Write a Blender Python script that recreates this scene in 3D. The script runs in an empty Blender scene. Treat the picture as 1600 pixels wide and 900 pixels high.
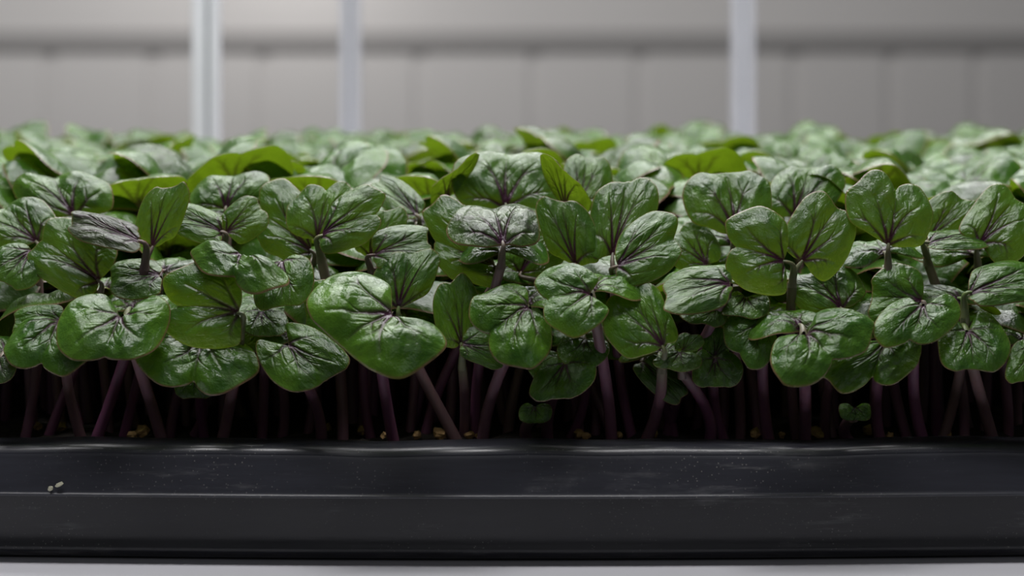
import bpy, math, random
import numpy as np
from mathutils import Vector

sc = bpy.context.scene
COL = sc.collection
R = random.Random(11)

# ------------------------------------------------------------------ camera
H = 0.0785            # lens height above the shelf
D0 = 0.285            # lens to the front lip of the tray
FPX = 60.0 / 36.0 * 1600.0
HY = 158.0            # horizon row
cam_d = bpy.data.cameras.new('camera')
cam = bpy.data.objects.new('camera', cam_d)
COL.objects.link(cam)
cam.location = (0, -D0, H)
cam.rotation_euler = (math.radians(90), 0, 0)
cam_d.lens = 60.0
cam_d.sensor_width = 36.0
cam_d.shift_y = -(450.0 - HY) / 1600.0
cam_d.clip_start = 0.01
cam_d.clip_end = 50
cam_d.dof.use_dof = True
cam_d.dof.focus_distance = D0 + 0.006
cam_d.dof.aperture_fstop = 15.0
cam_d.dof.aperture_blades = 0
sc.camera = cam

# ------------------------------------------------------------------ world and light
sc.view_settings.view_transform = 'Standard'
sc.view_settings.look = 'None'
sc.view_settings.gamma = 1.0
sc.view_settings.exposure = 0.0
sc.view_settings.use_curve_mapping = False
w = bpy.data.worlds.new('room_air')
sc.world = w
w.use_nodes = True
w.node_tree.nodes['Background'].inputs[0].default_value = (0.95, 0.97, 1.0, 1)
w.node_tree.nodes['Background'].inputs[1].default_value = 0.05


def area(name, loc, rot, sx, sy, power, col=(1, 1, 1)):
    l = bpy.data.lights.new(name, 'AREA')
    l.shape = 'RECTANGLE'
    l.size = sx
    l.size_y = sy
    l.energy = power
    l.color = col
    o = bpy.data.objects.new(name, l)
    COL.objects.link(o)
    o.location = loc
    o.rotation_euler = [math.radians(a) for a in rot]
    return o


area('grow_light', (-0.04, 0.14, 0.42), (0, 0, 0), 0.50, 0.12, 2.3, (1.0, 0.985, 1.0))
area('grow_light', (0.02, 0.50, 0.55), (-22, 0, 0), 0.70, 0.10, 4.2, (1.0, 0.99, 1.0))
area('grow_light', (-0.05, -0.12, 0.50), (16, 0, 0), 0.40, 0.05, 1.9, (1.0, 0.985, 0.99))
area('fill_light', (0.1, -1.1, 0.75), (60, 0, 0), 1.0, 0.35, 0.85, (0.95, 0.95, 1.0))  # added unseen fill from the front, brightens the lip and leaf faces
area('fill_light', (-0.45, 0.95, 0.95), (72, 0, 0), 1.6, 0.5, 14.0, (1.0, 0.985, 0.975))  # added unseen fill, turned to the back wall to brighten it evenly
area('wall_lamp', (-0.27, 1.85, 0.29), (70, 0, 0), 0.16, 0.04, 0.11, (1.0, 0.96, 0.94))
area('wall_lamp', (-0.47, 1.85, 0.31), (70, 0, 0), 0.12, 0.04, 0.05, (1.0, 0.96, 0.94))

# ------------------------------------------------------------------ helpers


def at(x, y, Y):
    """point of the place seen at photo pixel x, y when it stands Y metres behind the tray's front"""
    d = D0 + Y
    return np.array([(x - 800.0) * d / FPX, Y, H - (y - HY) * d / FPX])


def link(o, parent=None):
    COL.objects.link(o)
    if parent is not None:
        o.parent = parent
    return o


def tag(o, label=None, cat=None, group=None, kind=None):
    if label:
        o['label'] = label
    if cat:
        o['category'] = cat
    if group:
        o['group'] = group
    if kind:
        o['kind'] = kind
    return o


def empty(name, loc):
    o = bpy.data.objects.new(name, None)
    o.empty_display_size = 0.005
    o.location = loc
    return link(o)


def np_mesh(name, V, F, mats, attrs=None, smooth=True, mat_idx=None):
    me = bpy.data.meshes.new(name)
    V = np.asarray(V, dtype=np.float32)
    F = np.asarray(F, dtype=np.int32)
    n, k = F.shape
    me.vertices.add(len(V))
    me.vertices.foreach_set('co', V.ravel())
    me.loops.add(n * k)
    me.loops.foreach_set('vertex_index', F.ravel())
    me.polygons.add(n)
    me.polygons.foreach_set('loop_start', np.arange(0, n * k, k, dtype=np.int32))
    for m in (mats if isinstance(mats, (list, tuple)) else [mats]):
        me.materials.append(m)
    if mat_idx is not None:
        me.polygons.foreach_set('material_index', np.asarray(mat_idx, dtype=np.int32))
    me.update(calc_edges=True)
    me.validate()
    me.polygons.foreach_set('use_smooth', np.full(len(me.polygons), smooth, dtype=bool))
    for an, (typ, arr) in (attrs or {}).items():
        a = me.attributes.new(an, typ, 'POINT')
        a.data.foreach_set('vector' if typ == 'FLOAT_VECTOR' else 'value', np.asarray(arr, dtype=np.float32).ravel())
    return me


# ------------------------------------------------------------------ materials


class NT:
    def __init__(s, name):
        s.m = bpy.data.materials.new(name)
        s.m.use_nodes = True
        s.t = s.m.node_tree
        s.t.nodes.clear()
        s.out = s.t.nodes.new('ShaderNodeOutputMaterial')

    def n(s, typ, ins=None, **kw):
        nd = s.t.nodes.new(typ)
        for k, v in kw.items():
            setattr(nd, k, v)
        for k, v in (ins or {}).items():
            if hasattr(v, 'is_output') or isinstance(v, bpy.types.NodeSocket):
                s.t.links.new(v, nd.inputs[k])
            else:
                nd.inputs[k].default_value = v
        return nd

    def attr(s, name, f='Fac'):
        return s.n('ShaderNodeAttribute', attribute_name=name).outputs[f]

    def math(s, op, a, b=0.0, clamp=False):
        return s.n('ShaderNodeMath', {0: a, 1: b}, operation=op, use_clamp=clamp).outputs[0]

    def mix(s, f, a, b):
        nd = s.n('ShaderNodeMix', data_type='RGBA')
        for i, v in ((0, f), (6, a), (7, b)):
            if isinstance(v, bpy.types.NodeSocket):
                s.t.links.new(v, nd.inputs[i])
            else:
                nd.inputs[i].default_value = v if i == 0 else (*v, 1)
        return nd.outputs[2]

    def rng(s, v, a, b, c=0.0, d=1.0):
        return s.n('ShaderNodeMapRange', {0: v, 1: a, 2: b, 3: c, 4: d}).outputs[0]

    def noise(s, vec, scale, detail=3.0, rough=0.5):
        return s.n('ShaderNodeTexNoise', {'Vector': vec, 'Scale': scale, 'Detail': detail, 'Roughness': rough}).outputs[0]


def leaf_material(name):
    t = NT(name)
    uv = t.attr('leafpos', 'Vector')
    vein = t.attr('vein')
    fine = t.attr('fine')
    edge = t.attr('edge')
    purple = t.attr('purple')
    info = t.n('ShaderNodeObjectInfo').outputs['Random']
    big = t.noise(uv, 1.7, 4)
    mid = t.noise(uv, 4.0, 4, 0.55)
    fin = t.noise(uv, 26.0, 2, 0.5)
    green = t.mix(t.rng(big, 0.35, 0.65), (0.020, 0.068, 0.007), (0.068, 0.158, 0.013))
    green = t.mix(t.rng(info, 0.0, 1.0, 0.0, 0.5), green, (0.022, 0.072, 0.012))
    green = t.mix(t.rng(fine, 0.0, 1.0, 0.0, 0.22), green, (0.085, 0.195, 0.03))
    blotch = t.math('MULTIPLY', t.rng(mid, 0.52, 0.70), t.math('ADD', t.math('MULTIPLY', purple, 0.8), 0.16), True)
    c = t.mix(blotch, green, (0.024, 0.014, 0.018))
    c = t.mix(t.math('MULTIPLY', purple, 0.80, True), c, (0.030, 0.018, 0.026))
    vs = t.math('MULTIPLY', vein, t.rng(mid, 0.25, 0.6, 0.85, 1.35), True)
    c = t.mix(vs, c, (0.032, 0.006, 0.023))
    # pale margin with a thin wine-coloured rim
    c = t.mix(t.rng(edge, 0.94, 0.98, 0.0, 0.40), c, (0.11, 0.17, 0.025))
    c = t.mix(t.rng(edge, 0.978, 0.988, 0.0, 0.85), c, (0.16, 0.075, 0.055))
    under = t.mix(t.rng(big, 0.35, 0.65), (0.070, 0.125, 0.008), (0.125, 0.200, 0.016))
    under = t.mix(t.math('MULTIPLY', vein, 1.3, True), under, (0.045, 0.015, 0.025))
    under = t.mix(t.rng(edge, 0.955, 0.985, 0.0, 0.7), under, (0.16, 0.08, 0.07))
    back = t.n('ShaderNodeNewGeometry').outputs['Backfacing']
    col = t.mix(back, c, under)
    h = t.math('ADD', t.math('MULTIPLY', mid, 1.2), t.math('MULTIPLY', fin, 0.14))
    h = t.math('SUBTRACT', h, t.math('MULTIPLY', fine, 0.22))
    h = t.math('SUBTRACT', h, t.math('MULTIPLY', vein, 0.25))
    bump = t.n('ShaderNodeBump', {'Strength': 0.55, 'Distance': 0.0007, 'Height': h}).outputs[0]
    rough = t.rng(mid, 0.3, 0.7, 0.20, 0.33)
    rough = t.math('ADD', rough, t.math('MULTIPLY', back, 0.25))
    p = t.n('ShaderNodeBsdfPrincipled', {'Base Color': col, 'Roughness': rough, 'Normal': bump,
                                         'Specular IOR Level': 0.45})
    tc = t.mix(vein, (0.30, 0.50, 0.015), (0.04, 0.01, 0.01))
    tc = t.mix(t.math('MULTIPLY', purple, 0.7, True), tc, (0.05, 0.03, 0.02))
    tr = t.n('ShaderNodeBsdfTranslucent', {'Color': tc, 'Normal': bump})
    mx = t.n('ShaderNodeMixShader', {0: 0.16, 1: p.outputs[0], 2: tr.outputs[0]})
    t.t.links.new(mx.outputs[0], t.out.inputs[0])
    return t.m


def stem_material(name):
    t = NT(name)
    h = t.attr('along')
    tone = t.attr('tone')
    oc = t.n('ShaderNodeTexCoord').outputs['Object']
    nz = t.noise(t.n('ShaderNodeMapping', {0: oc, 3: (1, 1, 0.25)}).outputs[0], 900.0, 4)
    pur = t.mix(nz, (0.120, 0.018, 0.100), (0.180, 0.055, 0.140))
    pale = t.mix(nz, (0.17, 0.095, 0.110), (0.25, 0.165, 0.150))
    grn = (0.105, 0.165, 0.045)
    c = t.mix(tone, pur, pale)
    c = t.mix(t.math('MULTIPLY', t.rng(h, 0.55, 0.98), t.rng(tone, 0.2, 1.0, 0.4, 1.0)), c, grn)
    p = t.n('ShaderNodeBsdfPrincipled', {'Base Color': c, 'Roughness': 0.42, 'Subsurface Weight': 0.15,
                                         'Subsurface Scale': 0.001})
    t.t.links.new(p.outputs[0], t.out.inputs[0])
    return t.m


def plastic_material(name, base, marks=1.0, rough=0.38):
    t = NT(name)
    oc = t.n('ShaderNodeTexCoord').outputs['Object']
    str_ = t.n('ShaderNodeMapping', {0: oc, 3: (0.12, 1, 1)}).outputs[0]
    streak = t.noise(str_, 900.0, 4, 0.6)
    cloud = t.noise(oc, 30.0, 3)
    dots = t.n('ShaderNodeTexVoronoi', {'Vector': oc, 'Scale': 1300.0, 'Randomness': 1.0}).outputs['Distance']
    patch = t.noise(oc, 42.0, 5, 0.65)
    dust = t.math('MULTIPLY', t.rng(dots, 0.20, 0.06), t.rng(patch, 0.47, 0.62), True)
    scuff = t.math('MULTIPLY', t.rng(t.noise(str_, 420.0, 5, 0.7), 0.54, 0.70), t.rng(patch, 0.50, 0.68), True)
    c = t.mix(t.rng(streak, 0.3, 0.8, 0.0, 0.35), base, tuple(b * 2.0 for b in base))
    c = t.mix(t.math('MULTIPLY', dust, 0.55 * marks), c, (0.26, 0.25, 0.23))
    c = t.mix(t.math('MULTIPLY', scuff, 0.7 * marks), c, (0.16, 0.16, 0.165))
    r = t.math('ADD', t.rng(cloud, 0.3, 0.7, rough - 0.05, rough + 0.08), t.math('MULTIPLY', dust, 0.3))
    b = t.n('ShaderNodeBump', {'Strength': 0.12, 'Distance': 0.0002, 'Height': streak}).outputs[0]
    p = t.n('ShaderNodeBsdfPrincipled', {'Base Color': c, 'Roughness': r, 'Normal': b, 'Specular IOR Level': 0.5})
    t.t.links.new(p.outputs[0], t.out.inputs[0])
    return t.m


def plain(name, col, rough=0.5, metal=0.0, nscale=60.0, var=0.12):
    t = NT(name)
    oc = t.n('ShaderNodeTexCoord').outputs['Object']
    nz = t.noise(oc, nscale, 4)
    c = t.mix(nz, tuple(x * (1 - var) for x in col), tuple(min(1, x * (1 + var)) for x in col))
    p = t.n('ShaderNodeBsdfPrincipled', {'Base Color': c, 'Roughness': rough, 'Metallic': metal})
    t.t.links.new(p.outputs[0], t.out.inputs[0])
    return t.m


M_LEAF = leaf_material('cotyledon_leaf')
M_STEM = stem_material('purple_stem')
M_LIP = plastic_material('black_plastic_lip', (0.023, 0.024, 0.031), 1.0, 0.30)  # same plastic as the side, lightened in colour to look better lit
M_WALLP = plastic_material('black_plastic_side_shaded', (0.0075, 0.008, 0.0105), 0.8, 0.36)  # same plastic, shade under the lip painted in as a darker base colour
M_SOIL = plain('dark_potting_mix', (0.012, 0.008, 0.006), 0.95, 0, 900.0, 0.6)
M_HUSK = plain('tan_husk', (0.30, 0.18, 0.07), 0.8, 0, 700.0, 0.45)
M_CRUMB = plain('pale_crumb', (0.45, 0.44, 0.33), 0.8, 0, 700.0, 0.3)
M_SHELF = plain('grey_painted_shelf', (0.62, 0.62, 0.66), 0.45, 0, 40.0, 0.04)
M_ALU = plain('brushed_aluminium', (0.78, 0.79, 0.83), 0.42, 0.35, 50.0, 0.05)
M_ALUG = plain('dull_aluminium', (0.52, 0.53, 0.56), 0.45, 0.35, 50.0, 0.05)
M_ALUD = plain('aluminium_slot', (0.22, 0.24, 0.25), 0.5, 0.5, 50.0, 0.05)
M_WALL = plain('light_wall_panel', (0.60, 0.585, 0.575), 0.75, 0, 3.0, 0.03)
M_RAIL = plain('grey_wall_rail', (0.34, 0.33, 0.325), 0.7, 0, 5.0, 0.04)
M_FLOOR = plain('grey_floor', (0.32, 0.32, 0.32), 0.7, 0, 5.0, 0.05)

# ------------------------------------------------------------------ setting: wall, rail, shelf


def boxes_mesh(name, bx, mats):
    V, F = [], []
    for (x0, x1, y0, y1, z0, z1) in bx:
        o = len(V)
        V += [(x0, y0, z0), (x1, y0, z0), (x1, y1, z0), (x0, y1, z0), (x0, y0, z1), (x1, y0, z1), (x1, y1, z1), (x0, y1, z1)]
        F += [(o + a, o + b, o + c, o + d) for a, b, c, d in
              ((0, 3, 2, 1), (4, 5, 6, 7), (0, 1, 5, 4), (1, 2, 6, 5), (2, 3, 7, 6), (3, 0, 4, 7))]
    return np_mesh(name, V, F, mats, smooth=False)


WY = 2.0                                   # wall stands 2 m behind the tray


def wx(px):
    return (px - 800.0) * (D0 + WY) / FPX


def wz(py):
    return H - (py - HY) * (D0 + WY) / FPX


seams = [-560, -400, -240, -85, 78, 240, 412, 655, 835, 1000, 1242, 1392, 1527, 1690, 1850, 2010, 2180]
xs = [-2.2] + [wx(s) for s in seams] + [2.2]
bx = [(-2.2, 2.2, WY + 0.0045, WY + 0.06, -0.9, 2.2)]
g = 0.009
for a, b in zip(xs[:-1], xs[1:]):
    bx.append((a + g, b - g, WY, WY + 0.0045, -0.9, wz(60)))
bx.append((-2.2, 2.2, WY - 0.004, WY + 0.0045, wz(60), 2.2))
wall = link(bpy.data.objects.new('wall_back', boxes_mesh('wall_back', bx, M_WALL)))
tag(wall, 'pale grey panelled wall far behind the tray, out of focus', 'wall', kind='structure')
rail = link(bpy.data.objects.new('trim_1', boxes_mesh('trim_1', [(-2.2, 2.2, WY - 0.009, WY - 0.004, wz(76), wz(48))], M_RAIL)))
tag(rail, 'grey horizontal rail running across the blurred back wall', 'rail', kind='structure')
fl = link(bpy.data.objects.new('floor', boxes_mesh('floor', [(-2.2, 2.2, -1.5, WY + 0.06, -0.95, -0.9)], M_FLOOR)))
tag(fl, 'grey floor of the growing room', 'floor', kind='structure')


def bevel(o, wd, seg=3):
    m = o.modifiers.new('bevel', 'BEVEL')
    m.width = wd
    m.segments = seg
    m.limit_method = 'ANGLE'
    return o


shelf = link(bpy.data.objects.new('shelf', boxes_mesh('shelf', [(-0.6, 0.6, -0.03, 0.75, -0.025, 0.0)], M_SHELF)))
bevel(shelf, 0.002)
tag(shelf, 'light grey painted shelf under the black growing tray', 'shelf')

# ------------------------------------------------------------------ aluminium posts


def post(px0, px1, Y, label, two):
    d = D0 + Y
    x0 = (px0 - 800) * d / FPX
    x1 = (px1 - 800) * d / FPX
    wd = x1 - x0
    root = empty('aluminium_post', ((x0 + x1) / 2, Y + wd / 2, 0.0))
    tag(root, label, 'post', 'aluminium posts standing behind the tray')
    h = wd / 2
    top = 0.62
    # cross-section of a slotted profile: four corner pieces round a dark core
    a = h * 0.12
    c = h * (0.20 if two else 0.0)
    bxs = []
    e = h
    bxs.append((-e, c - a, -e, -a, 0, top)); bxs.append((c + a, e, -e * (.7 if two else 1), -a, 0, top))
    bxs.append((-e, c - a, a, e, 0, top)); bxs.append((c + a, e, a, e, 0, top))
    body = link(bpy.data.objects.new('profile', boxes_mesh('profile', bxs, M_ALU if two else M_ALUG)), root)
    bevel(body, 0.0006, 2)
    k = h * 0.8
    core = link(bpy.data.objects.new('slot', boxes_mesh('slot', [(-k, k, -a * 1.05, a * 1.05, 0, top * .999), (c - a * 1.05, c + a * 1.05, -k * .8, k, 0, top * .999)], M_ALUD)), root)
    return root


post(299, 339, 0.315, 'bright slotted aluminium post on the left, sharpest and widest of the three', True)
post(531, 561, 0.50, 'silver post between the left post and the middle of the tray, softly blurred', False)
post(1146, 1179, 0.56, 'lone blurred silver post rising behind the right half of the greens', False)

# ------------------------------------------------------------------ tray


def bow(x):
    """the long side of the tray bulges a few millimetres towards the camera"""
    x = np.asarray(x, dtype=float)
    b = np.where(np.abs(x) < 0.16, 0.5 + 0.5 * np.cos(np.pi * x / 0.16), 0.0)
    return -0.0042 * b + 0.0042


def wob(x):
    return 0.00016 * np.sin(x * 92 + 0.6) + 0.00012 * np.sin(x * 171 + 2) + 0.00006 * np.sin(x * 333)


def rounded(path, r, seg=5):
    """round the corners of a 2-D path"""
    out = [path[0]]
    for i in range(1, len(path) - 1):
        p, q, s = map(np.array, (path[i - 1], path[i], path[i + 1]))
        rr = r[i] if isinstance(r, (list, tuple)) else r
        a = q + (p - q) / np.linalg.norm(p - q) * min(rr, np.linalg.norm(p - q) * .45)
        b = q + (s - q) / np.linalg.norm(s - q) * min(rr, np.linalg.norm(s - q) * .45)
        for k in range(seg + 1):
            t = k / seg
            out.append(tuple((1 - t) ** 2 * a + 2 * t * (1 - t) * q + t * t * b))
    out.append(path[-1])
    return out


TX, TY = 0.262, 0.285
ZR = 0.0206
tray = empty('growing_tray', (0, 0.14, 0))
tag(tray, 'long shallow black plastic tray with a folded lip, holding all the greens', 'tray')


def strip(name, prof, mat, side):
    """sweep a profile of (inward, z) along one side of the tray; inward 0 = outer face of the lip"""
    if side in ('front', 'back'):
        xs_ = np.linspace(-TX, TX, 181)
    else:
        xs_ = np.linspace(0, TY, 61)
    V, F = [], []
    npf = len(prof)
    for x in xs_:
        for (i, z) in prof:
            if side == 'front':
                lim = max(-TX + i, min(TX - i, x))
                V.append((lim, i + float(bow(x)) - (0.0 if abs(x) < 0.2 else 0), z + (float(wob(x)) if z > 0.019 else 0)))
            elif side == 'back':
                lim = max(-TX + i, min(TX - i, x))
                V.append((lim, TY - i, z))
            elif side == 'left':
                V.append((-TX + i, max(i + 0.0042, min(TY - i, x)), z))
            else:
                V.append((TX - i, max(i + 0.0042, min(TY - i, x)), z))
    for k in range(len(xs_) - 1):
        for j in range(npf - 1):
            a = k * npf + j
            q = (a, a + npf, a + npf + 1, a + 1)
            F.append(q if side in ('front', 'right') else q[::-1])
    V = np.array(V) - np.array([0, 0.14, 0])
    o = link(bpy.data.objects.new(name, np_mesh(name, V, F, mat)), tray)
    return o


lip = rounded([(0.0092, ZR - 0.004), (0.0090, ZR - 0.0003), (0.0014, ZR - 0.0001), (-0.0001, ZR - 0.0079), (-0.00045, ZR - 0.0081),
               (-0.00035, ZR - 0.0085), (0.0004, ZR - 0.0084), (0.0012, ZR - 0.0014)], [0, .0006, .0022, .0004, .0002, .0002, .0003, 0])
side = rounded([(0.0030, ZR - 0.0020), (0.0042, 0.0040), (0.0036, 0.0022), (0.0058, 0.0003), (0.03, 0.0003)], [0, .001, .0006, .0012, 0])
inner = [(0.0092, ZR - 0.002), (0.0100, 0.002)]
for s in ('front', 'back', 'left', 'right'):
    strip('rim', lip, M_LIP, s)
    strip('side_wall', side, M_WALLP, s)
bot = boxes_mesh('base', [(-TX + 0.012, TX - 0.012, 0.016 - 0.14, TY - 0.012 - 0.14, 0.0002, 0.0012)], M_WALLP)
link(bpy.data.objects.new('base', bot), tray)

# soil bed: bumpy block
NX, NY = 240, 110
ZS = 0.0188
gx = np.linspace(-TX + 0.0095, TX - 0.0095, NX)
gy = np.linspace(0.0140, TY - 0.0095, NY)
X_, Y_ = np.meshgrid(gx, gy, indexing='ij')
rs = np.random.RandomState(3)
Zb = ZS - 0.0012 + 0.0011 * rs.rand(NX, NY) + 0.0007 * np.sin(X_ * 300) * np.cos(Y_ * 260)
Zb[:, 0] = ZS - 0.002
V = np.stack([X_, Y_, Zb], -1).reshape(-1, 3)
idx = np.arange(NX * NY).reshape(NX, NY)
F = np.stack([idx[:-1, :-1], idx[1:, :-1], idx[1:, 1:], idx[:-1, 1:]], -1).reshape(-1, 4)
nb = len(V)
Vb = V[[idx[0, 0], idx[-1, 0], idx[-1, -1], idx[0, -1]]].copy()
Vb[:, 2] = 0.0014


def skirt(line, flip):
    global V, F
    L = V[line].copy()
    L[:, 2] = 0.0014
    o = len(V)
    V = np.vstack([V, L])
    q = np.stack([line[:-1], np.arange(o, o + len(line) - 1), np.arange(o + 1, o + len(line)), line[1:]], -1)
    F = np.vstack([F, q[:, ::-1] if flip else q])


for ln, fp in ((idx[:, 0], False), (idx[:, -1], True), (idx[0, :], True), (idx[-1, :], False)):
    skirt(ln, fp)
soil = link(bpy.data.objects.new('potting_soil', np_mesh('potting_soil', V, F, M_SOIL, smooth=False)))
tag(soil, 'dark crumbly potting soil filling the black tray under the stems', 'soil', kind='stuff')

# husks and crumbs


def lump(r, seed, squash=(1, 1, .7), n=7):
    rr = random.Random(seed)
    V = [(0, 0, -1)]
    F4 = []
    rings = 5
    for i in range(1, rings):
        ph = math.pi * i / rings
        for j in range(n):
            th = 2 * math.pi * j / n
            k = rr.uniform(.65, 1.25)
            V.append((k * math.sin(ph) * math.cos(th), k * math.sin(ph) * math.sin(th), -k * math.cos(ph)))
    V.append((0, 0, 1))
    for i in range(rings - 2):
        for j in range(n):
            a = 1 + i * n + j
            b = 1 + i * n + (j + 1) % n
            F4.append((a, b, b + n, a + n))
    V = np.array(V)
    # cap the poles with degenerate-free quads built from triangles split as fans
    T = [(0, 1 + (j + 1) % n, 1 + j) for j in range(n)] + [(len(V) - 1, 1 + (rings - 2) * n + j, 1 + (rings - 2) * n + (j + 1) % n) for j in range(n)]
    for q in F4:
        T.append((q[0], q[1], q[2]))
        T.append((q[0], q[2], q[3]))
    return V * r * np.array(squash), T


husks = [(222, 668, 20, 1.5), (205, 680, 17.5, 1.0), (568, 668, 22, 1.2), (600, 679, 18, .8), (652, 676, 18.5, .9), (688, 678, 18, 1.3),
         (700, 676, 19, 1.0), (735, 677, 18, 1.0), (748, 680, 17.5, .8), (905, 676, 18, 1.2), (915, 681, 17, .9), (968, 676, 18, .9), (1020, 674, 19, 1.2),
         (1180, 677, 18, 1.1), (1222, 676, 18, .8), (1272, 668, 19, 1.5), (1280, 678, 18, 1.0), (1362, 668, 21, 1.6), (1390, 677, 18, .8), (60, 650, 26, 1.0),
         (95, 652, 25, 1.2), (512, 658, 25, 1.0), (1180, 668, 21, 1.0), (1480, 676, 19, .9)]
for i, (px, py, Y, r) in enumerate(husks):
    p = at(px, py, Y / 1000.0)
    V, T = lump(r / 1000.0, 100 + i, (1.1, .8, .75))
    o = bpy.data.objects.new('seed_husk', np_mesh('seed_husk', V, T, M_HUSK, smooth=False))
    o.location = (p[0], p[1], ZS + r * 0.00045)
    o.rotation_euler = (R.uniform(-.5, .5), R.uniform(-.5, .5), R.uniform(0, 6))
    link(o)
    tag(o, 'small tan seed husk lying on dark soil just behind the tray lip', 'husk', 'seed husks on the soil')
lab = ['roundish pale crumb stuck low on the tray lip, left one of the pair',
       'oblong pale crumb stuck on the tray lip, right one of the pair']
for i, (px, py, r, sq) in enumerate([(79, 763, .5, (1, .5, .8)), (93, 757, .62, (1.4, .4, .55))]):
    Yc = 0.0022 + float(bow((px - 800) * D0 / FPX)) - 0.0026
    p = at(px, py, Yc)
    V, T = lump(r / 1000, 40 + i, sq)
    o = bpy.data.objects.new('dried_crumb', np_mesh('dried_crumb', V, T, M_CRUMB, smooth=False))
    o.location = p
    o.rotation_euler = (0, -0.4, 0)
    link(o)
    tag(o, lab[i], 'crumb', 'dried crumbs on the tray lip')

# ------------------------------------------------------------------ leaf geometry


def catmull(P, n):
    P = np.array(P, dtype=float)
    m = len(P)
    out = []
    per = n // m + 1
    for i in range(m):
        p0, p1, p2, p3 = P[(i - 1) % m], P[i], P[(i + 1) % m], P[(i + 2) % m]
        t = np.linspace(0, 1, per, endpoint=False)[:, None]
        out.append(.5 * ((2 * p1) + (-p0 + p2) * t + (2 * p0 - 5 * p1 + 4 * p2 - p3) * t ** 2 + (-p0 + 3 * p1 - 3 * p2 + p3) * t ** 3))
    Q = np.vstack(out)
    seg = np.r_[0, np.cumsum(np.linalg.norm(np.diff(np.vstack([Q, Q[:1]]), axis=0), axis=1))]
    s = np.linspace(0, seg[-1], n, endpoint=False)
    QQ = np.vstack([Q, Q[:1]])
    return np.stack([np.interp(s, seg, QQ[:, 0]), np.interp(s, seg, QQ[:, 1])], -1)


def outline(b, n, na, rnd):
    j = lambda a=.025: rnd.uniform(-a, a)
    half = lambda s: [(-b * .50 + j(), s * (.22)), (-b + j(), s * (.48 + j())), (-b * .3 + .04 + j(), s * (.85 + j())), (.42 + j(), s * (1.0 + j())),
                      (.84 + j(), s * (.90 + j())), (1.0 + n * .8 + j(), s * (.60 + j())), (1.0 + n + j(), s * (.32 + j(.02))), (1.0 + n * .55, s * .10)]
    A = half(1)
    Bm = half(-1)
    pts = [(0.02, 0)] + A + [(1.02, 0)] + Bm[::-1]
    return catmull(pts, na)


def seg_dist(P, a, b):
    a = np.array(a); b = np.array(b)
    ab = b - a
    t = np.clip(((P - a) @ ab) / max(1e-9, ab @ ab), 0, 1)
    return np.linalg.norm(P - (a + t[:, None] * ab), axis=1), t


def curve(a, b, bend, k=7):
    a = np.array(a); b = np.array(b)
    d = b - a
    nrm = np.array([-d[1], d[0]])
    t = np.linspace(0, 1, k)[:, None]
    return a + d * t + nrm * bend * (4 * t * (1 - t)) * .5


def vein_fields(P, rnd, strength=1.0):
    """distance-based vein mask for leaf coordinates P"""
    v = np.zeros(len(P))
    f = np.zeros(len(P))

    def draw(a, b, bend, w0, w1, s0, s1, fld):
        C = curve(a, b, bend)
        m = len(C) - 1
        for i in range(m):
            d, t = seg_dist(P, C[i], C[i + 1])
            tt = (i + t) / m
            wd = w0 + (w1 - w0) * tt
            st = s0 + (s1 - s0) * tt
            np.maximum(fld, st * np.exp(-(d / wd) ** 2), out=fld)
        return C
    j = lambda a: rnd.uniform(-a, a)
    mains = [draw((0, 0), (.86 + j(.05), j(.05)), j(.1), .052, .014, 1.15, .2, v)]
    for s in (1, -1):
        c = draw((0, 0), (.80 + j(.08), s * (.50 + j(.08))), -s * (.10 + j(.12)), .048, .013, 1.15, .2, v)
        mains.append(c)
        c2 = draw((0, 0), (.18 + j(.15), s * (.80 + j(.06))), -s * (.12 + j(.1)), .036, .011, 1.05, .1, v)
        mains.append(c2)
    for c in mains:
        for k in (2, 3, 4):
            for s in (1, -1):
                if rnd.random() < .72:
                    d = c[k] - c[k - 1]
                    ang = math.atan2(d[1], d[0]) + s * rnd.uniform(.55, .95)
                    L = rnd.uniform(.16, .34)
                    e = c[k] + L * np.array([math.cos(ang), math.sin(ang)])
                    draw(c[k], e, s * -.15, .022, .009, .8 * rnd.uniform(.3, 1), 0.0, v)
                    draw(c[k], e + (e - c[k]) * .5, s * -.15, .020, .012, .8, .3, f)
        for i in range(len(c) - 1):
            d, t = seg_dist(P, c[i], c[i + 1])
            np.maximum(f, np.exp(-(d / .03) ** 2), out=f)
    r0 = np.linalg.norm(P * np.array([1, .9]), axis=1)
    v = np.maximum(v, .95 * np.exp(-(r0 / .12) ** 2))
    return np.clip(v * strength, 0, 1), f


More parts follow.
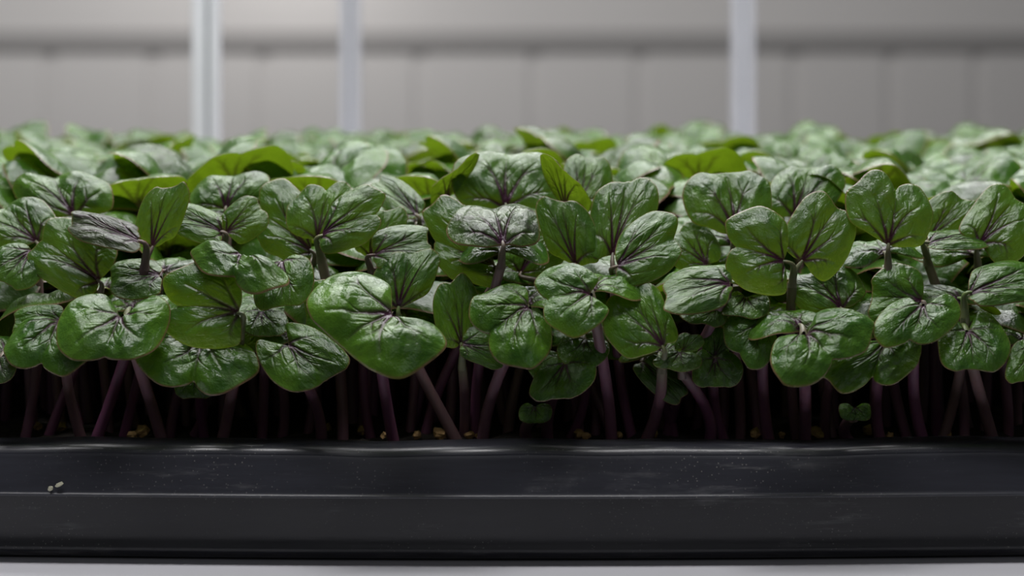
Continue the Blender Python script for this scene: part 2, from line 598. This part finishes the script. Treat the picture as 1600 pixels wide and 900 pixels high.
def leaf_arrays(B, N, E1, E2, seed, nr=50, na=150, b=.12, n=.05, dome=.13, curl=.13, wave=.045, purple=0.0, under=False, vstr=1.0, quilt=.023):
    """B petiole joint, N apical notch, E1/E2 outer points of the two lobes, all as 3-D points"""
    rnd = random.Random(seed)
    O = outline(b, n, na, rnd)
    rr = np.linspace(0, 1, nr + 1)[1:]
    rr = rr ** .93
    c = np.array([.45, 0.0])
    P = [c[None, :]]
    Rv = [np.zeros(1)]
    Th = [np.zeros(1)]
    th = np.arange(na) / na * 2 * np.pi
    for r in rr:
        P.append(c + (O - c) * r)
        Rv.append(np.full(na, r))
        Th.append(th)
    P = np.vstack(P)
    Rv = np.concatenate(Rv)
    Th = np.concatenate(Th)
    U = N - B
    V1 = E1 - B - .42 * U
    V2 = E2 - B - .42 * U
    size = (np.linalg.norm(V1) + np.linalg.norm(V2)) / 2
    u, v = P[:, 0], P[:, 1]
    eps = .16
    q = np.sqrt(v * v + eps * eps) - eps
    W1 = (v + q) / 2
    W2 = (-v + q) / 2
    u = np.where(u > .42, (u - .42) * 1.05 + .42, u)
    v = v * 1.05
    gg = np.clip((u - .42) / .6, 0, 1)
    gg = 1 - .8 * gg * gg * (3 - 2 * gg)
    Q = B + u[:, None] * U + v[:, None] * (V1 - V2) / 2 + (q * gg)[:, None] * (V1 + V2) / 2
    Nn = np.cross(U, V1 - V2)
    Nn /= np.linalg.norm(Nn) + 1e-12
    view = np.array([0, -0.8, 0.6])
    if (Nn @ view < 0) != under:
        Nn = -Nn
        flip = True
    else:
        flip = False
    vein, fine = vein_fields(P, rnd, vstr)
    lobe = np.exp(-(((u - .45) / .55) ** 2 + ((np.abs(v) - .52) / .42) ** 2))
    h = dome * lobe * size
    h -= curl * size * np.clip((Rv - .35) / .65, 0, 1) ** 2.2
    ph = rnd.uniform(0, 6.3)
    ph2 = rnd.uniform(0, 6.3)
    h += wave * size * Rv ** 3 * (np.sin(3 * Th + ph) + .6 * np.sin(5 * Th + ph2))
    # quilted blade between the veins
    a1, a2, a3 = rnd.uniform(0, 6), rnd.uniform(0, 6), rnd.uniform(0, 6)
    qn = np.sin(u * 7.3 + a1 + 1.8 * np.sin(v * 5 + a2)) * np.cos(v * 8.5 + a3) + .5 * np.sin(u * 15 + a2 + v * 5) * np.cos(v * 14 + a1)
    h += quilt * size * qn * (1 - Rv ** 6)
    h -= size * (.008 * fine + .014 * vein)
    # rim rolled down
    h -= .022 * size * np.clip((Rv - .975) / .025, 0, 1) ** 2
    Q = Q + Nn * h[:, None]
    F = []
    k = np.arange(na)
    k2 = (k + 1) % na
    tri = np.stack([np.zeros(na, int), 1 + k, 1 + k2, 1 + k2], -1)
    quads = []
    for i in range(nr - 1):
        o = 1 + i * na
        quads.append(np.stack([o + k, o + na + k, o + na + k2, o + k2], -1))
    Fq = np.vstack(quads)
    # centre fan as quads spanning two sectors
    fan = np.stack([np.zeros(na // 2, int), 1 + k[::2], 1 + k[1::2], 1 + (k[1::2] + 1) % na], -1)
    F = np.vstack([fan, Fq])
    a = Q[F[40, 0]]; bb = Q[F[40, 1]]; cc = Q[F[40, 2]]
    gn = np.cross(bb - a, cc - a)
    if gn @ Nn < 0:
        F = F[:, ::-1]
    lp = np.stack([u, v, np.full(len(u), rnd.uniform(0, 60))], -1)
    at_ = {'leafpos': ('FLOAT_VECTOR', lp), 'vein': ('FLOAT', vein), 'fine': ('FLOAT', fine), 'edge': ('FLOAT', Rv),
           'purple': ('FLOAT', np.full(len(u), purple))}
    return Q, F, at_


def tube_arrays(P, rad, k=10, cap=True):
    """swept tube through points P"""
    P = np.array(P)
    n = len(P)
    T = np.gradient(P, axis=0)
    T /= np.linalg.norm(T, axis=1)[:, None] + 1e-12
    ref = np.array([0.13, 1.0, 0.07])
    V = []
    for i in range(n):
        a = np.cross(T[i], ref)
        a /= np.linalg.norm(a)
        c = np.cross(T[i], a)
        ang = np.arange(k) / k * 2 * np.pi
        V.append(P[i] + rad[i] * (np.cos(ang)[:, None] * a + np.sin(ang)[:, None] * c))
    V = np.vstack(V)
    F = []
    for i in range(n - 1):
        for j in range(k):
            F.append((i * k + j, i * k + (j + 1) % k, (i + 1) * k + (j + 1) % k, (i + 1) * k + j))
    # close the top with a shrunken ring
    return V, np.array(F)


def bez(a, b, c, d, n):
    t = np.linspace(0, 1, n)[:, None]
    return (1 - t) ** 3 * a + 3 * (1 - t) ** 2 * t * b + 3 * (1 - t) * t ** 2 * c + t ** 3 * d


def stem_arrays(base, J, tips, dirs, r0, r1, tone, nseg=18, k=10, sway=0.0):
    """main stem base -> J, then one petiole to each leaf joint"""
    Ht = J[2] - base[2]
    mid1 = base + np.array([sway * .003, 0, Ht * .4])
    lean = (J - base) * np.array([1, 1, 0])
    mid1 = base + lean * .22 + np.array([sway * .003, 0, Ht * .35])
    mid2 = base + lean * .72 + np.array([sway * .002, 0, Ht * .72])
    P = bez(base, mid1, mid2, J, nseg)
    rad = np.linspace(r0, r1, nseg)
    V, F = tube_arrays(P, rad, k)
    al = np.repeat(np.linspace(0, .86, nseg), k)
    for tip, dr in zip(tips, dirs):
        L = np.linalg.norm(tip - J)
        end = tip + dr * .05 + np.array([0, .0005, -.0004])
        if dr[2] < 0:
            # blade hangs forward: the petiole meets it from behind
            end = tip + np.array([0, .0006, -.0006])
            m1 = J + (tip - J) * .35 + np.array([0, .0006, 0])
            m2 = tip + np.array([0, .0014, -.0010])
        else:
            end = tip + dr * .05 + np.array([0, .0005, -.0004])
            m1 = J + np.array([0, 0, max(.0004, L * .45)])
            m2 = tip - dr * .3 * min(1.0, L / (np.linalg.norm(dr) + 1e-9) * 1.2)
        Pp = bez(J - np.array([0, 0, r1 * .8]), m1, m2, end, 9)
        Vp, Fp = tube_arrays(Pp, np.linspace(r1 * .95, r1 * .30, 9), k)
        F = np.vstack([F, Fp + len(V)])
        V = np.vstack([V, Vp])
        al = np.r_[al, np.repeat(np.linspace(.86, 1, 9), k)]
    return V, F, {'along': ('FLOAT', al), 'tone': ('FLOAT', np.full(len(V), tone))}


# ------------------------------------------------------------------ plants of the front, one by one
# leaf: (B, N, E1, E2, Y mm, tilt deg, options);   plant: (stem foot px, foot Y mm, tone, label, [leaves])


def L(bx_, by_, nx_, ny_, ax_, ay_, cx_, cy_, Y, e, **kw):
    return dict(B=(bx_, by_), N=(nx_, ny_), E1=(ax_, ay_), E2=(cx_, cy_), Y=Y / 1000.0, e=e, kw=kw)


#HEROES#
HERO = [
    (130, 20, .8, 'broad two-lobed leaf low at the left, green stem slanting right', [
        L(93, 497, 64, 559, 12, 528, 150, 548, 6, 38, b=.10, n=.20),
        L(95, 499, 26, 503, 62, 476, 58, 527, 9, 30, b=.10)]),
    (255, 18, .7, 'kidney-shaped leaf with its notch on top, low at the left', [
        L(190, 488, 163, 548, 92, 488, 256, 496, 2, 42, b=.50, n=.14, dome=.14)]),
    (321, 20, .2, 'seedling whose wide double-lobed leaf hangs lowest in the left quarter of the tray', [
        L(313, 528, 301, 583, 216, 545, 399, 566, 6, 42, b=.30, n=.32, dome=.14)]),
    (345, 17, .7, 'seedling with two round lobes stacked above each other, stem leaning left', [
        L(374, 487, 280, 478, 325, 404, 328, 540, 3, 12, b=.04, n=.24, dome=.12)]),
    (502, 19, .5, 'seedling with one round bright leaf hanging low just left of the largest leaf', [
        L(448, 534, 508, 588, 521, 532, 424, 587, 3, 34, b=.38, n=.02, dome=.13)]),
    (617, 16, .3, 'seedling bearing the largest leaf of all over a straight purple stem', [
        L(616, 484, 538, 530, 520, 424, 674, 552, -3, 40, b=.30, n=.05, dome=.14, wave=.03),
        L(560, 478, 482, 492, 512, 440, 522, 549, 9, 15, b=.2)]),
    (754, 17, .6, 'seedling with a three-lobed glossy leaf, first low leaf right of the largest', [
        L(828, 476, 768, 514, 757, 456, 836, 572, 1, 34, b=.26, n=.20, dome=.13)]),
    (724, 21, .7, 'dark upright seedling between the largest leaf and the three-lobed leaf', [
        L(721, 537, 705, 446, 680, 500, 748, 470, 8, 10, b=.05, n=.06),
        L(722, 536, 785, 556, 768, 510, 748, 566, 7, 18, b=.05)]),
    (956, 17, .5, 'seedling with a smooth pale folded leaf above the middle of the tray', [
        L(924, 455, 859, 464, 872, 413, 902, 518, -1, 38, b=.34, n=.20, dome=.13)]),
    (1004, 17, .6, 'seedling with an egg-shaped dark-veined leaf pointing up left, right of middle', [
        L(1037, 541, 985, 458, 948, 524, 1040, 484, 2, 24, b=.02, n=.05, dome=.12)]),
    (857, 19, .4, 'seedling with two dark hanging leaves veined straight down, below the canopy middle', [
        L(884, 566, 866, 618, 836, 590, 929, 588, 5, 30, b=.25, n=.06, vstr=1.1),
        L(880, 563, 836, 588, 832, 553, 850, 594, 7, 30, b=.1)]),
    (889, 22, .3, 'shadowed seedling with one dark lobed leaf tucked under the smooth folded leaf', [
        L(914, 527, 908, 562, 872, 540, 951, 545, 8, 34, b=.1, n=.2)]),
    (836, 17, .6, 'tiny round seedling hanging nearly down at the soil, left of two dark hanging leaves', [
        L(836, 634, 836, 659, 812, 643, 862, 642, 8, 25, b=.2, n=.02)]),
    (1106, 17, .3, 'small seedling with a curled olive leaf above a magenta stem slanting down right', [
        L(1064, 549, 1046, 573, 1030, 556, 1095, 570, 4, 30, b=.15, n=.08, purple=.2),
        L(1066, 548, 1080, 524, 1060, 530, 1100, 536, 7, 10)]),
    (1133, 19, .3, 'seedling with a dark fan-shaped leaf hanging right of the curled olive one', [
        L(1117, 557, 1119, 602, 1084, 576, 1160, 577, 7, 22, b=.25, n=.02, vstr=1.1, purple=.15),
        L(1117, 556, 1128, 515, 1100, 530, 1145, 532, 9, 10)]),
    (1203, 18, .4, 'seedling with a puckered shiny leaf wedged left of the broad pale leaf', [
        L(1196, 500, 1158, 548, 1137, 498, 1199, 562, 6, 28, b=.1, n=.1)]),
    (1257, 17, .5, 'seedling with the second largest leaf, broad and pale, low right of middle', [
        L(1257, 515, 1300, 556, 1222, 580, 1362, 494, -3, 42, b=.34, n=.20, dome=.14)]),
    (1377, 18, .4, 'seedling with a butterfly-shaped leaf drooping under the broad pale leaf at the right', [
        L(1385, 528, 1366, 580, 1287, 578, 1435, 555, 5, 36, b=.25, n=.38, dome=.13)]),
    (1446, 17, .3, 'seedling with a large three-lobed star-veined leaf on a purple stem slanting left', [
        L(1444, 472, 1424, 524, 1372, 497, 1499, 490, 3, 38, b=.26, n=.18, dome=.13),
        L(1443, 469, 1368, 464, 1402, 409, 1392, 500, 7, 18, b=.04)]),
    (1554, 18, .9, 'seedling with a rounded glistening leaf near the right edge over a pale green stem', [
        L(1512, 513, 1524, 572, 1471, 537, 1577, 533, 3, 36, b=.55, n=.04, dome=.12)]),
    (1610, 18, .5, 'seedling cut off by the right edge, only one low green lobe showing', [
        L(1612, 540, 1604, 592, 1578, 562, 1652, 562, 2, 30, b=.2)]),
    (1336, 18, .4, 'tiny round-leaved seedling hanging over the soil right of the middle of the right half', [
        L(1336, 635, 1338, 655, 1312, 637, 1361, 638, 9, 25, b=.2, n=.06)]),
    (-5, 18, .4, 'seedling cut off by the left edge, a dark speckled lobe showing low down', [
        L(-2, 556, -10, 596, 24, 572, -34, 578, 3, 28, b=.2, purple=.5)]),
    (296, 22, .3, 'small shadowed seedling hanging below the lowest double-lobed leaf at the left', [
        L(303, 583, 303, 619, 274, 600, 336, 600, 12, 22, b=.2)]),
    (1052, 22, .3, 'seedling with a dark folded leaf hanging in shade just below the egg-shaped leaf', [
        L(1002, 562, 1062, 618, 1044, 572, 1012, 604, 12, 30, b=.03, purple=.2)]),
    # ---- second row
    (73, 22, .3, 'seedling with a large dark leaf under the purple-black one at the left', [
        L(155, 437, 68, 376, 150, 352, 88, 443, 14, 22, b=.06, n=.08, dome=.11)]),
    (147, 19, .2, 'seedling with one narrow purple-black glossy leaf lying sideways in the upper left', [
        L(218, 374, 116, 346, 168, 334, 160, 382, 9, 52, b=.02, n=.04, dome=.16, purple=.85),
        L(237, 386, 262, 296, 214, 338, 289, 326, 13, 10, b=.02, n=.03, dome=.08)]),
    (38, 22, .4, 'seedling at the left edge with two puckered leaves forking from one point', [
        L(57, 376, 8, 324, 72, 322, -22, 372, 22, 30, b=.05),
        L(50, 388, 6, 436, 62, 428, -16, 398, 18, 36, b=.1)]),
    (192, 22, .2, 'seedling with a small dark creased leaf lying level above the kidney-shaped leaf', [
        L(250, 428, 176, 434, 212, 403, 214, 463, 13, 45, b=.05, n=.04, purple=.15)]),
    (264, 22, .3, 'seedling with one crumpled glossy leaf and one upright leaf in the upper left', [
        L(348, 360, 274, 336, 312, 320, 304, 374, 17, 38, b=.02, wave=.07),
        L(352, 362, 404, 326, 366, 316, 402, 366, 19, 22, b=.02)]),
    (409, 21, .4, 'seedling with a pale flat two-lobed leaf lying above the stacked round lobes', [
        L(380, 396, 366, 421, 300, 382, 446, 432, 5, 60, b=.20, n=.40, dome=.22),
        L(440, 404, 442, 472, 397, 450, 488, 430, 10, 30, b=.1)]),
    (440, 22, .5, 'seedling with a low crinkled dark leaf half hidden between the round-lobed leaves', [
        L(408, 484, 414, 519, 377, 500, 450, 500, 10, 45, b=.3, n=.05)]),
    (535, 19, .6, 'seedling with a broad veined leaf standing high, in front of a darker one', [
        L(495, 370, 508, 299, 450, 322, 548, 312, 16, 22, b=.04, n=.16, vstr=1.0),
        L(500, 366, 583, 334, 562, 288, 546, 381, 14, 26, b=.03, n=.12)]),
    (480, 24, .3, 'seedling with a large dark leaf spread behind the high broad veined leaf', [
        L(487, 390, 412, 336, 450, 279, 440, 395, 22, 22, b=.03, n=.08)]),
    (580, 22, .2, 'seedling with a ribbed glossy leaf pointing right, left of the upright oval leaf', [
        L(582, 396, 664, 376, 620, 350, 628, 412, 15, 34, b=.02, n=.05, quilt=.02),
        L(578, 398, 602, 332, 563, 356, 634, 344, 21, 15, b=.02)]),
    (718, 18, .9, 'seedling with a dark leaf above the largest leaf, stem crossing behind it', [
        L(622, 480, 642, 398, 584, 428, 684, 414, 11, 18, b=.03)]),
    (664, 22, .3, 'seedling with a tall oval leaf left of the middle, behind the small purplish leaf', [
        L(776, 414, 684, 376, 700, 304, 734, 431, 14, 20, b=.02, n=.10)]),
    (745, 20, .3, 'seedling with a small purplish leaf lying level on a straight dark stem', [
        L(786, 377, 772, 322, 701, 352, 838, 342, 4, 52, b=.10, n=.10, dome=.14, purple=.55)]),
    (960, 24, .5, 'seedling with the tall broad heart-shaped leaf at the very top of the middle', [
        L(790, 319, 796, 240, 709, 274, 874, 282, 30, 32, b=.10, n=.07, dome=.10)]),
    (905, 22, .3, 'seedling with a droplet-speckled upright leaf, right of the small purplish leaf', [
        L(899, 412, 878, 318, 843, 350, 932, 366, 14, 12, b=.02, n=.03),
        L(812, 425, 858, 364, 802, 378, 880, 406, 19, 18, b=.02)]),
    (989, 22, .3, 'seedling with two boldly purple-veined leaves one above the other, right of the middle', [
        L(963, 414, 1050, 370, 1010, 333, 1024, 430, 8, 30, b=.04, n=.08, vstr=1.25, purple=.1),
        L(957, 398, 980, 286, 924, 338, 1027, 322, 14, 24, b=.06, n=.02, vstr=1.25)]),
    (1040, 22, .3, 'seedling with a pale wet level leaf, left of the pair of ears', [
        L(1144, 440, 1046, 458, 1090, 413, 1092, 482, 3, 48, b=.02, n=.04, dome=.12)]),
    (1157, 22, .7, 'seedling with two shadowed leaves under the pale wet level leaf', [
        L(1120, 470, 1100, 502, 1064, 484, 1134, 492, 9, 45),
        L(1166, 460, 1160, 491, 1134, 472, 1203, 478, 8, 45, b=.2, wave=.06)]),
    (1127, 24, .3, 'dark seedling in shade between the two boldly veined leaves and the round paired ones', [
        L(1106, 414, 1062, 364, 1112, 362, 1052, 408, 22, 22)]),
    (1187, 22, .4, 'seedling with a wide open fan-like leaf behind the pair of ears', [
        L(1147, 360, 1136, 272, 1070, 306, 1204, 300, 22, 26, b=.03, n=.03, vstr=1.1)]),
    (1246, 20, .6, 'seedling with two round leaves facing forward like a pair of ears, upper right middle', [
        L(1228, 406, 1154, 386, 1196, 324, 1196, 455, 5, 16, b=.05, n=.22),
        L(1252, 408, 1306, 326, 1237, 342, 1318, 410, 8, 12, b=.03, n=.05)]),
    (1290, 20, .5, 'seedling with a shiny dark leaf directly above the broad pale leaf at the right', [
        L(1316, 480, 1268, 426, 1244, 466, 1341, 428, 8, 32, b=.04)]),
    (1420, 20, .5, 'seedling with the tallest smooth light green leaf at the right', [
        L(1389, 381, 1400, 300, 1325, 300, 1455, 342, 7, 16, b=.03, n=.26, dome=.05)]),
    (1506, 20, .6, 'seedling with a flat shiny blade pointing right, beside the tallest light green leaf', [
        L(1450, 376, 1538, 372, 1490, 355, 1494, 387, 14, 62, b=.02, n=.03),
        L(1451, 372, 1502, 312, 1444, 322, 1516, 348, 19, 16, b=.02)]),
    (1575, 22, .5, 'seedling with a broad glossy leaf high at the right edge', [
        L(1530, 382, 1588, 312, 1520, 326, 1602, 394, 14, 24, b=.03)]),
    (1470, 20, 1.0, 'seedling with a long level leaf at the right edge on a thick green stem', [
        L(1514, 454, 1618, 436, 1566, 404, 1580, 468, 5, 48, b=.02, n=.04, purple=.12)]),
    (1300, 24, .4, 'seedling with a ridged leaf behind the pair of ears, faintly blurred', [
        L(1242, 334, 1264, 262, 1207, 292, 1319, 286, 32, 32, b=.03, n=.03)]),
    (170, 26, .4, 'seedling with a wide two-lobed leaf high at the left, slightly blurred', [
        L(114, 334, 84, 274, 26, 300, 168, 288, 30, 36, b=.03, n=.10)]),
    (350, 26, .4, 'seedling with a wide flat leaf above the crumpled glossy one, slightly blurred', [
        L(352, 322, 362, 272, 298, 300, 416, 284, 32, 40, b=.03, n=.04)]),
    (640, 26, .4, 'seedling with a slightly blurred leaning leaf beside the tall oval leaf', [
        L(652, 334, 594, 284, 640, 290, 602, 322, 30, 44, b=.03)]),
    (700, 28, .4, 'seedling with an upturned leaf showing its green underside left of the heart-shaped leaf', [
        L(698, 308, 710, 262, 677, 290, 748, 238, 36, -40, under=True, b=.02, n=.0)]),
    (930, 27, .4, 'seedling with an upturned leaf, pale purple rim slanting down, right of the heart-shaped leaf', [
        L(882, 320, 884, 266, 846, 240, 922, 310, 26, -40, under=True, b=.02, n=.0),
        L(905, 318, 918, 248, 882, 276, 956, 284, 34, 30, b=.02)]),
]


def hero_leaf3d(lf, i):
    Y = lf['Y']
    te = math.tan(math.radians(lf['e']))
    B = at(*lf['B'], Y)
    out = [B]
    for k in ('N', 'E1', 'E2'):
        p = lf[k]
        dz = -(p[1] - lf['B'][1]) * (D0 + Y) / FPX
        dy = max(-.011, min(.014, dz * te))
        out.append(at(p[0], p[1], Y + dy))
    return out


def build_plant(foot, leaves3, joints, kws, seeds, tone, label, group, r0, r1, hi=True):
    root = empty('microgreen_seedling', Vector(foot))
    tag(root, label, 'seedling', group)
    f = np.array(foot)
    Bs = [l[0] for l in leaves3]
    J = joints
    dirs = [l[1] - l[0] for l in leaves3]
    V, F, A = stem_arrays(f - [0, 0, .001], J, Bs, dirs, r0, r1, tone, sway=R.uniform(-1, 1))
    link(bpy.data.objects.new('stem', np_mesh('stem', V - f, F, M_STEM, A)), root)
    for l, kw, s in zip(leaves3, kws, seeds):
        Q, Fq, at_ = leaf_arrays(*l, seed=s, **kw)
        link(bpy.data.objects.new('leaf', np_mesh('leaf', Q - f, Fq, M_LEAF, at_)), root)
    return root


GROUP = 'seedlings in the black tray'
hero_spots = []
for pi, (xb, yb, tone, label, lvs) in enumerate(HERO):
    Yb = yb / 1000.0
    foot = np.array([(xb - 800) * (D0 + Yb) / FPX, Yb, ZS - .0006])
    L3 = [hero_leaf3d(l, i) for i, l in enumerate(lvs)]
    kws = [dict(l['kw']) for l in lvs]
    if pi >= 25:
        # the leaves of the second row carry more purple and bolder veins
        for kw_ in kws:
            kw_.setdefault('purple', .16)
            kw_.setdefault('vstr', 1.25)
    Bs = np.array([l[0] for l in L3])
    J = Bs.mean(axis=0)
    hang = np.mean([l[1][2] - l[0][2] for l in L3]) < 0
    drop = .0042 if not hang else .0022
    J = J + np.array([(foot[0] - J[0]) * .06, .0024, -drop])
    if len(lvs) == 1:
        # the second cotyledon points away to the rear, mostly hidden by the first
        B, N, E1, E2 = L3[0]
        U = N - B
        c = .8
        B2 = J + np.array([0, .0025, .0026])
        up = -.1 if hang else -.25
        U2 = np.array([-U[0] * .5, .0075, .0014])
        Wd = np.array([.0074, R.uniform(-.002, .002), R.uniform(-.003, -.001)])
        Wd2 = np.array([-.0074, R.uniform(-.002, .002), R.uniform(-.003, -.001)])
        if foot[2] + .012 < B2[2]:
            L3.append([B2, B2 + U2, B2 + .42 * U2 + Wd, B2 + .42 * U2 + Wd2])
            kws.append(dict(nr=26, na=80))
    thick = .00095 if yb < 20 else .00085
    build_plant(foot, L3, J, kws, [pi * 10 + i + 1 for i in range(len(L3))], tone, label, GROUP, thick * 1.15, thick * .95)
    hero_spots.append((foot[0], foot[1]))

# ------------------------------------------------------------------ the rest of the bed
NPROTO = 16


def proto_leaf(rnd, phi, lift, seed, B, s=1.0, nr=20, na=64):
    Ln = rnd.uniform(.0095, .0125) * s
    Wd = rnd.uniform(.0085, .0112) * s
    c, sn = math.cos(phi), math.sin(phi)
    out = np.array([c, sn, 0])
    side_ = np.array([-sn, c, 0])
    U = out * math.cos(lift) * Ln + np.array([0, 0, math.sin(lift) * Ln])
    roll = rnd.uniform(-.35, .35)
    d = rnd.uniform(-.35, .12)
    V1 = side_ * Wd * math.cos(roll) + np.array([0, 0, Wd * (math.sin(roll) + d)])
    V2 = -side_ * Wd * math.cos(roll) + np.array([0, 0, Wd * (-math.sin(roll) + d)])
    E1 = B + .42 * U + V1
    E2 = B + .42 * U + V2
    Q, F, A = leaf_arrays(B, B + U, E1, E2, seed, nr=nr, na=na, b=rnd.uniform(.05, .3), n=rnd.uniform(.02, .16), dome=.18, curl=rnd.uniform(.18, .36),
                          wave=.05, purple=max(0, rnd.uniform(-.4, .35)), vstr=rnd.uniform(.7, 1.1))
    # the blade's upper side must face up
    nrm = np.cross(U, V1 - V2)
    if nrm[2] < 0:
        nrm = -nrm
    q = Q[F[200]]
    gn = np.cross(q[1] - q[0], q[2] - q[0])
    if gn @ nrm < 0:
        F = F[:, ::-1]
        # dome was pushed the wrong way: rebuild facing up
        Q2, F2, A2 = leaf_arrays(B, B + U, E1, E2, seed, nr=nr, na=na, b=.15, n=.12, dome=.14, curl=.16, wave=.05, under=True, purple=0.0)
        q = Q2[F2[200]]
        gn = np.cross(q[1] - q[0], q[2] - q[0])
        if gn @ nrm < 0:
            F2 = F2[:, ::-1]
        return Q2, F2, A2
    return Q, F, A


protos = []
for pi in range(NPROTO):
    rnd = random.Random(500 + pi)
    hgt = 0.044
    base = np.array([0, 0, 0.0])
    J = np.array([rnd.uniform(-.004, .004), rnd.uniform(-.003, .003), hgt])
    a0 = rnd.uniform(0, math.pi)
    prs = []
    Bs, dirs = [], []
    for k in (0, 1):
        phi = a0 + k * math.pi + rnd.uniform(-.3, .3)
        lift = rnd.uniform(-.3, .74)
        B = J + np.array([math.cos(phi) * .0022, math.sin(phi) * .0022, .0032])
        Q, F, A = proto_leaf(rnd, phi, lift, 900 + pi * 3 + k, B)
        prs.append((Q, F, A))
        Bs.append(B)
        dirs.append(np.array([math.cos(phi), math.sin(phi), math.sin(lift)]) * .008)
    V, F, A = stem_arrays(base - [0, 0, .001], J, Bs, dirs, .0010, .0008, rnd.uniform(.1, .9), nseg=10, k=7, sway=rnd.uniform(-1, 1))
    sm = np_mesh('stem', V, F, M_STEM, A)
    lms = [np_mesh('leaf', q, f, M_LEAF, a) for q, f, a in prs]
    protos.append((sm, lms, (V, F, A), prs))

# jittered grid of positions over the whole bed in view
spots = []
step = 0.0088
y = 0.024
row = 0
while y < TY - 0.018:
    half = min(TX - 0.018, (D0 + y) * 0.315 + 0.02)
    n = int(2 * half / step)
    for i in range(n):
        x = -half + (i + .5 * (row % 2)) * step + R.uniform(-.0026, .0026)
        yy = y + R.uniform(-.0024, .0024)
        if abs(x) > TX - 0.018:
            continue
        spots.append((x, yy))
    y += step * .92
    row += 1


def canopy(x, yy):
    base = .0645 + .0012 * math.sin(x * 37 + 1) + .0010 * math.sin(yy * 51 + x * 20)
    return base


plants = []
for (x, yy) in spots:
    if any((x - a) ** 2 + (yy - b) ** 2 < (.0042) ** 2 for a, b in hero_spots):
        continue
    top = canopy(x, yy) - abs(R.gauss(0, .0050)) + R.uniform(0, .0022)
    if yy < .060:
        # the front rows stand lower, behind the leaves that face the camera
        lim = .046 + (yy - .024) / .036 * .018
        top = min(top, lim - abs(R.gauss(0, .004)))
    if R.random() < .03 and yy > .08:
        top += .004
    zs = max(.4, (top - .006 - ZS) / .044)
    plants.append((x, yy, zs, R.randrange(NPROTO), R.uniform(0, 2 * math.pi), R.uniform(.88, 1.12)))

plants.sort(key=lambda p: p[1])
n_ind = 298 - len(HERO)
near, far = plants[:n_ind], plants[n_ind:]


def xform(P, x, yy, zs, rz, s):
    """stem is stretched, the leaves keep their shape"""
    c, sn = math.cos(rz), math.sin(rz)
    Q = P.copy()
    Q[:, 0] = (P[:, 0] * c - P[:, 1] * sn) * s + x
    Q[:, 1] = (P[:, 0] * sn + P[:, 1] * c) * s + yy
    return Q


def place_label(x, yy):
    xp = 800 + x * FPX / (D0 + yy)
    if xp < 330:
        h = 'left of the bright slotted post'
    elif xp < 700:
        h = 'left of centre'
    elif xp < 1000:
        h = 'at the centre'
    elif xp < 1300:
        h = 'right of centre'
    else:
        h = 'at the far right end'
    if yy < .036:
        r = 'low shaded seedling close behind the front leaves'
    elif yy < .058:
        r = 'half-hidden seedling a few rows behind the front leaves'
    else:
        r = 'softly blurred seedling in the upper canopy'
    return r + ', ' + h, r.replace('seedling', 'seedlings') + ', ' + h


for (x, yy, zs, k, rz, s) in near:
    sm, lms, _, _ = protos[k]
    root = empty('microgreen_seedling', (x, yy, ZS - .0006))
    root.rotation_euler = (0, 0, rz)
    lb, gr = place_label(x, yy)
    tag(root, lb, 'seedling', gr)
    st = link(bpy.data.objects.new('stem', sm), root)
    st.scale = (s, s, zs)
    for lm in lms:
        lo = link(bpy.data.objects.new('leaf', lm), root)
        lo.scale = (s, s, s)
        lo.location = (0, 0, .044 * (zs - s))

Vs, Fs, MI, off = [], [], [], 0
AT = {k: [] for k in ('leafpos', 'vein', 'fine', 'edge', 'purple', 'along', 'tone')}
for (x, yy, zs, k, rz, s) in far:
    _, _, (V, F, A), prs = protos[k]
    P = xform(V, x, yy, zs, rz, s)
    P[:, 2] = (P[:, 2] + .001) * zs + ZS + .0006
    Vs.append(P); Fs.append(F + off); off += len(P); MI.append(np.ones(len(F), int))
    for kk in AT:
        AT[kk].append(A[kk][1] if kk in A else np.zeros((len(P), 3) if kk == 'leafpos' else len(P)))
    for (q, f, a) in prs:
        P = xform(q, x, yy, zs, rz, s)
        P[:, 2] = (P[:, 2]) * s + ZS - .0006 + .044 * (zs - s)
        Vs.append(P); Fs.append(f + off); off += len(P); MI.append(np.zeros(len(f), int))
        for kk in AT:
            AT[kk].append(a[kk][1] if kk in a else np.zeros(len(P)))
me = np_mesh('microgreen_rows', np.vstack(Vs), np.vstack(Fs), [M_LEAF, M_STEM],
             {kk: ('FLOAT_VECTOR' if kk == 'leafpos' else 'FLOAT', np.concatenate(vv)) for kk, vv in AT.items()}, mat_idx=np.concatenate(MI))
rows = link(bpy.data.objects.new('microgreen_rows', me))
tag(rows, 'blurred mass of green seedlings filling the rear of the tray up to the skyline of leaves', 'seedlings', kind='stuff')
print('heroes', len(HERO), 'near', len(near), 'far', len(far), 'last near Y', near[-1][1])
